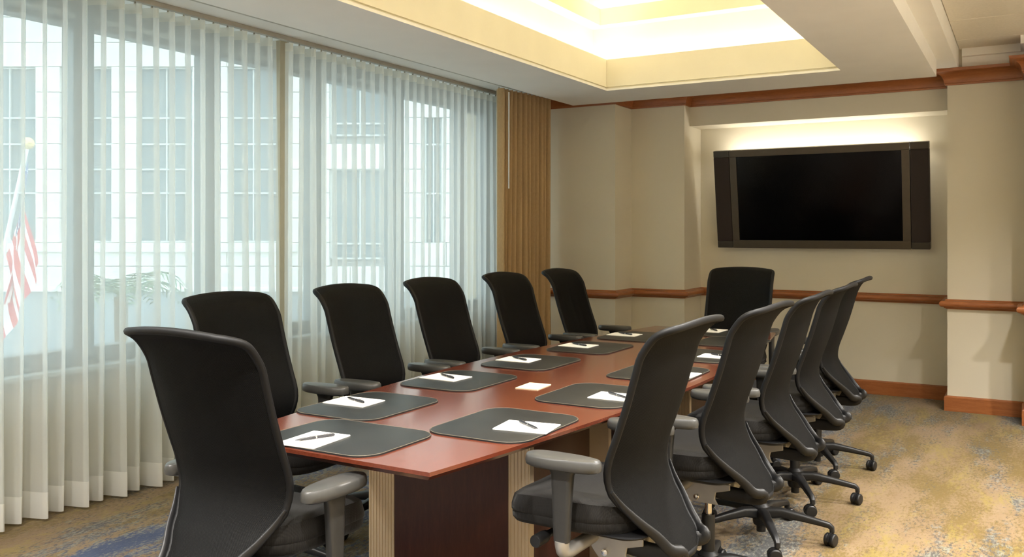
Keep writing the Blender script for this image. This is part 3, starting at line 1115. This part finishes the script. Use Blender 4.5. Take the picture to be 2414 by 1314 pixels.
for i, (x, y, a, (f, s_), tw, pt, wh) in enumerate(sp):
    d = pmat if i == 0 else copy_tree(pmat)
    d.location = (x, y, ZT)
    d.rotation_euler = (0, 0, R(a))
    tag(d, 'black leather desk mat ' + wh, 'desk mat', 'leather desk mats')
    ca, sa = math.cos(R(a)), math.sin(R(a))
    px, py = x + f * ca - s_ * sa, y + f * sa + s_ * ca
    n = bpy.data.objects.new('notepad', pad_me)
    C.objects.link(n)
    n.location = (px, py, ZT + 0.006)
    n.rotation_euler = (0, 0, R(a + tw))
    tag(n, 'white notepad on the desk mat ' + wh, 'notepad', 'white notepads')
    p = ppen if i == 0 else copy_tree(ppen)
    p.location = (px + 0.004, py + 0.004, ZT + 0.0102)
    p.rotation_euler = (0, 0, R(a + tw + pt))
    tag(p, 'dark pen lying on the notepad ' + wh, 'pen', 'dark pens')
cd = MB().prism(rrect(0.105, 0.15, 0.002, 2), 0, 0.003).build('note_card', M_CARD, smooth=0)
cd.location = (-1.862, 3.385, ZT)
cd.rotation_euler = (0, 0, R(4))
tag(cd, 'cream paper card lying alone in the middle of the table', 'card')

# ------------------------------------------------------------------ television in the niche
tv = empty('television', (-1.5915, 8.235, 1.284))
tag(tv, 'wide black flat screen television with side speakers on the far wall', 'television')
TILT = math.atan2(0.15, 0.895)


def tvp(mb, y_front, name, material, parent=tv, bevel=0.004):
    # builds in the tilted plane: local u right, w up, depth towards the room
    sn, cs_ = math.sin(TILT), math.cos(TILT)
    mb.v = [(x, y * cs_ - z * sn, z * cs_ + y * sn) for x, y, z in mb.v]
    return mb.build(name, material, parent, bevel=bevel, smooth=0)


W2, H = 0.9055, 0.905
s0, s1 = 0.758, 0.762
body = tvp(MB().box(-s0, s0, -0.085, -0.005, 0.0, H), 0, 'casing', M_BEZEL)
bw = 0.062
for (a, b_, c_, d_) in ((-s0, s0, 0, bw + 0.01), (-s0, s0, H - bw, H), (-s0, -s0 + bw, bw + 0.01, H - bw), (s0 - bw, s0, bw + 0.01, H - bw)):
    tvp(MB().box(a, b_, -0.102, -0.086, c_, d_), 0, 'bezel', M_BEZEL, body, 0.003)
tvp(MB().box(-s0 + bw, s0 - bw, -0.092, -0.0855, bw + 0.01, H - bw), 0, 'screen', M_SCREEN, tv, 0.0)
for sx in (-1, 1):
    a, b_ = sorted((sx * s1, sx * W2))
    sp_ = tvp(MB().box(a, b_, -0.098, -0.01, 0.06, H - 0.06), 0, 'speaker', M_SPEAK, tv, 0.006)
    for za, zb in ((0.0, 0.06), (H - 0.06, H)):
        tvp(MB().box(a, b_, -0.098, -0.01, za, zb), 0, 'speaker_cap', M_CAP, sp_, 0.005)
MB().box(-0.35, 0.35, -0.09, 0.014, 0.35, 0.55).build('wall_bracket', M_PLASTIC, tv, smooth=0)
lamp = MB().box(-2.42, -0.78, 8.115, 8.155, 2.125, 2.14).build('picture_light', M_LAMPN, smooth=0)
tag(lamp, 'hidden warm light strip behind the top edge of the television', 'light strip')

# ------------------------------------------------------------------ the street outside
CY, SYN = math.cos(R(YAW)), math.sin(R(YAW))


def out_pt(u, v, D):
    r, d = (u - 1207) / FPX, (v - 546) / FPX
    return Vector((-SYN * D + CY * r * D, CY * D + SYN * r * D, CAM_H - d * D))


GZ = -2.2
g = MB().add([(-70, -40, GZ), (-4.73, -40, GZ), (-4.73, 70, GZ), (-70, 70, GZ)], [(0, 1, 2, 3)]).build('ground', M_GROUND, smooth=0)
tag(g, 'grey paved street level outside the windows', 'ground', kind='structure')
FD = 25.0
K = FD / FPX
fb = empty('building', (-SYN * FD, CY * FD, GZ), R(YAW))
tag(fb, 'pale limestone building with tall gridded windows across the street', 'building')


def fx(u):
    return (u - 1207) * K


def fz(v):
    return CAM_H - GZ - (v - 546) * K


MB().box(fx(-1500), fx(1330), 0.26, 0.8, 0, fz(-900)).build('wall', M_BACK, fb, smooth=0)
wins = []
for u0, u1 in ((-640, -520), (-450, -330), (-260, -140), (-50, 83), (141, 262), (324, 453), (536, 652)):
    wins.append((u0, u1, 157, 572, (277, 339, 399, 455)))
    wins.append((u0, u1, -460, -45, (-340, -278, -218, -162)))
wins.append((776, 918, 60, 320, (290,)))
wins.append((776, 918, 397, 612, (575,)))
wins.append((776, 918, -460, -100, (-340,)))
wins.append((1108, 1140, 120, 600, (280, 340, 400, 456)))
wins.append((1000, 1042, 250, 600, (340, 456)))
for (u0, u1, v0, v1, rows) in wins:
    f = empty('window', (0, 0, 0))
    f.parent = fb
    wf = MB()
    x0, x1, z0, z1 = fx(u0), fx(u1), fz(v1), fz(v0)
    t = 0.05
    wf.box(x0, x0 + t, 0.12, 0.20, z0, z1).box(x1 - t, x1, 0.12, 0.20, z0, z1).box(x0, x1, 0.12, 0.20, z0, z0 + t).box(x0, x1, 0.12, 0.20, z1 - t, z1)
    for r_ in rows:
        wf.box(x0, x1, 0.13, 0.20, fz(r_) - 0.025, fz(r_) + 0.025)
    xm = x0 + (x1 - x0) * 0.5
    wf.box(xm - 0.02, xm + 0.02, 0.135, 0.20, z0, z1)
    wf.build('window_frame', M_FFRAME, f, smooth=0)
    zs = [z0] + sorted(fz(r_) for r_ in rows) + [z1]
    for za, zb in zip(zs[:-1], zs[1:]):
        for xa, xb in ((x0, xm), (xm, x1)):
            MB().box(xa, xb, 0.20, 0.225, za, zb).build('pane', M_FWIN, f, smooth=0)
# limestone slabs: courses of 57 px, cut by the windows
cuts_v = [w[2] for w in wins] + [w[3] for w in wins]
courses = [690, 628, 572, 514, 455, 399, 339, 277, 217, 157, 100, 40, -20, -80, -140, -200, -260, -320, -380, -460, -540, -620, -700, -780, -860]
stones = {}
for va, vb in zip(courses[:-1], courses[1:]):       # va lower edge, vb upper edge
    vm = (va + vb) / 2
    blocked = sorted([(w[0], w[1]) for w in wins if w[2] < vm < w[3]])
    x = -1400
    segs = []
    for a, b_ in blocked:
        segs.append((x, a))
        x = b_
    segs.append((x, 1320))
    for a, b_ in segs:
        n = max(1, int(round((b_ - a) / 118)))
        if a < -700:
            n = max(1, int((b_ - a) / 240))
        for k in range(n):
            w_ = (b_ - a) / n
            key = (round(w_, 1), va - vb)
            if key not in stones:
                me = MB().box(0.008, w_ * K - 0.008, 0.0, 0.27, 0.008, (va - vb) * K - 0.008).mesh('stone_slab', 0, 1, 0)
                me.materials.append(M_STONE)
                stones[key] = me
            shared(stones[key], 'stone_slab', fb, (fx(a + k * w_), random.uniform(-0.004, 0.004), fz(va)))
MB().box(fx(-1500), fx(1330), -0.12, 0.26, 0, fz(690)).build('plinth', M_STONE, fb, smooth=0)
MB().box(fx(-1500), fx(700), -0.10, 0.0, fz(594), fz(575)).build('string_course', M_STONE, fb, smooth=0)

# terrace wall in front of the building
TD = 15.0
tw = empty('terrace_wall', (-SYN * TD, CY * TD, GZ), R(YAW))
tag(tw, 'low grey terrace wall with pale coping outside the windows', 'wall')
zt = CAM_H - GZ - (688 - 546) * TD / FPX
MB().box(-9.4, 0.2, 0, 0.25, 0, zt).build('wall_body', M_TERR, tw, smooth=0)
MB().box(-9.45, 0.25, -0.05, 0.30, zt, zt + 0.06).build('coping', M_STONE, tw, bevel=0.01, smooth=0)

# leaning flagpole with draped flag
FDp = 9.0
p_top = out_pt(66, 338, FDp)
p_bot = out_pt(-60, 900, FDp)
fl = empty('flagpole', p_bot)
tag(fl, 'white leaning flagpole with gilded ball and red, white and blue flag outside', 'flag')
q = p_top - p_bot
MB().tube([(0, 0, 0), tuple(q * 0.98)], 0.022, 10).build('pole', M_POLE, fl)
MB().lathe([(0.062 * math.sin(PI * k / 10) + 0.0005, -0.062 * math.cos(PI * k / 10)) for k in range(11)], q.x, q.y, q.z, n=18).build('ball', M_GOLD, fl, smooth=80)
me = bpy.data.meshes.new('flag_cloth')
vs, fs, uvs = [], [], []
nu, nv = 26, 20
Rv = Vector((CY, SYN, 0))
Fv = Vector((-SYN, CY, 0))
for j in range(nv + 1):
    for i in range(nu + 1):
        u, v = i / nu, j / nv
        # hoist runs along the pole, fly end hangs down in folds
        h = q * (0.93 - 0.40 * (1 - v))
        hang = u * 1.05
        side = 0.06 * math.sin(u * 5 + v * 3) + 0.10 * u * (v - 0.2)
        fold = 0.05 * math.sin(v * 16 + u * 2) * (0.25 + u)
        vs.append(h + Vector((0, 0, -hang)) + Rv * (side + 0.03) + Fv * fold)
        uvs.append((u, v))
for j in range(nv):
    for i in range(nu):
        a = j * (nu + 1) + i
        fs.append((a, a + 1, a + nu + 2, a + nu + 1))
me.from_pydata([tuple(p) for p in vs], [], fs)
ul = me.uv_layers.new(name='UVMap')
for lp in me.loops:
    ul.data[lp.index].uv = uvs[lp.vertex_index]
me.shade_smooth()
me.materials.append(M_FLAG)
fo = bpy.data.objects.new('flag_cloth', me)
C.objects.link(fo)
fo.parent = fl

# small palm on the terrace
pp = out_pt(285, 700, 12.0)
pa = empty('palm', (pp.x, pp.y, GZ))
tag(pa, 'small palm with arching fronds in front of the terrace wall', 'palm')
ztop = pp.z - GZ
MB().tube([(0, 0, 0), (0.02, 0, ztop * 0.5), (0, 0, ztop)], [0.10, 0.08, 0.09], 10).build('trunk', M_TRUNK, pa)
for k in range(13):
    a = 2 * PI * k / 13 + random.uniform(-0.2, 0.2)
    rise = random.uniform(0.25, 0.6)
    L = random.uniform(0.75, 1.0)
    m = MB()
    ca, sa = math.cos(a), math.sin(a)
    spine = []
    for j in range(15):
        t = j / 14
        spine.append(Vector((ca * L * t, sa * L * t, ztop + rise * math.sin(t * 2.4) * 0.75 - 0.28 * t * t)))
    m.tube([tuple(p) for p in spine], [0.010 * (1 - 0.8 * j / 14) for j in range(15)], 5)
    side = Vector((-sa, ca, 0))
    for j in range(2, 15):
        for sgn in (1, -1):
            p = spine[j]
            d = (spine[j] - spine[j - 1]).normalized()
            ln = 0.30 * math.sin(PI * min(1, 0.15 + j / 17)) + 0.05
            tip = p + (side * sgn * 0.8 + d * 0.55 + Vector((0, 0, -0.35))) * ln
            mid = (p + tip) / 2 + Vector((0, 0, 0.02))
            w_ = d * 0.014
            m.add([tuple(p - w_), tuple(p + w_), tuple(mid + w_), tuple(mid - w_), tuple(tip)], [(0, 1, 2, 3), (3, 2, 4)])
    m.build('frond', M_LEAF, pa, smooth=0)
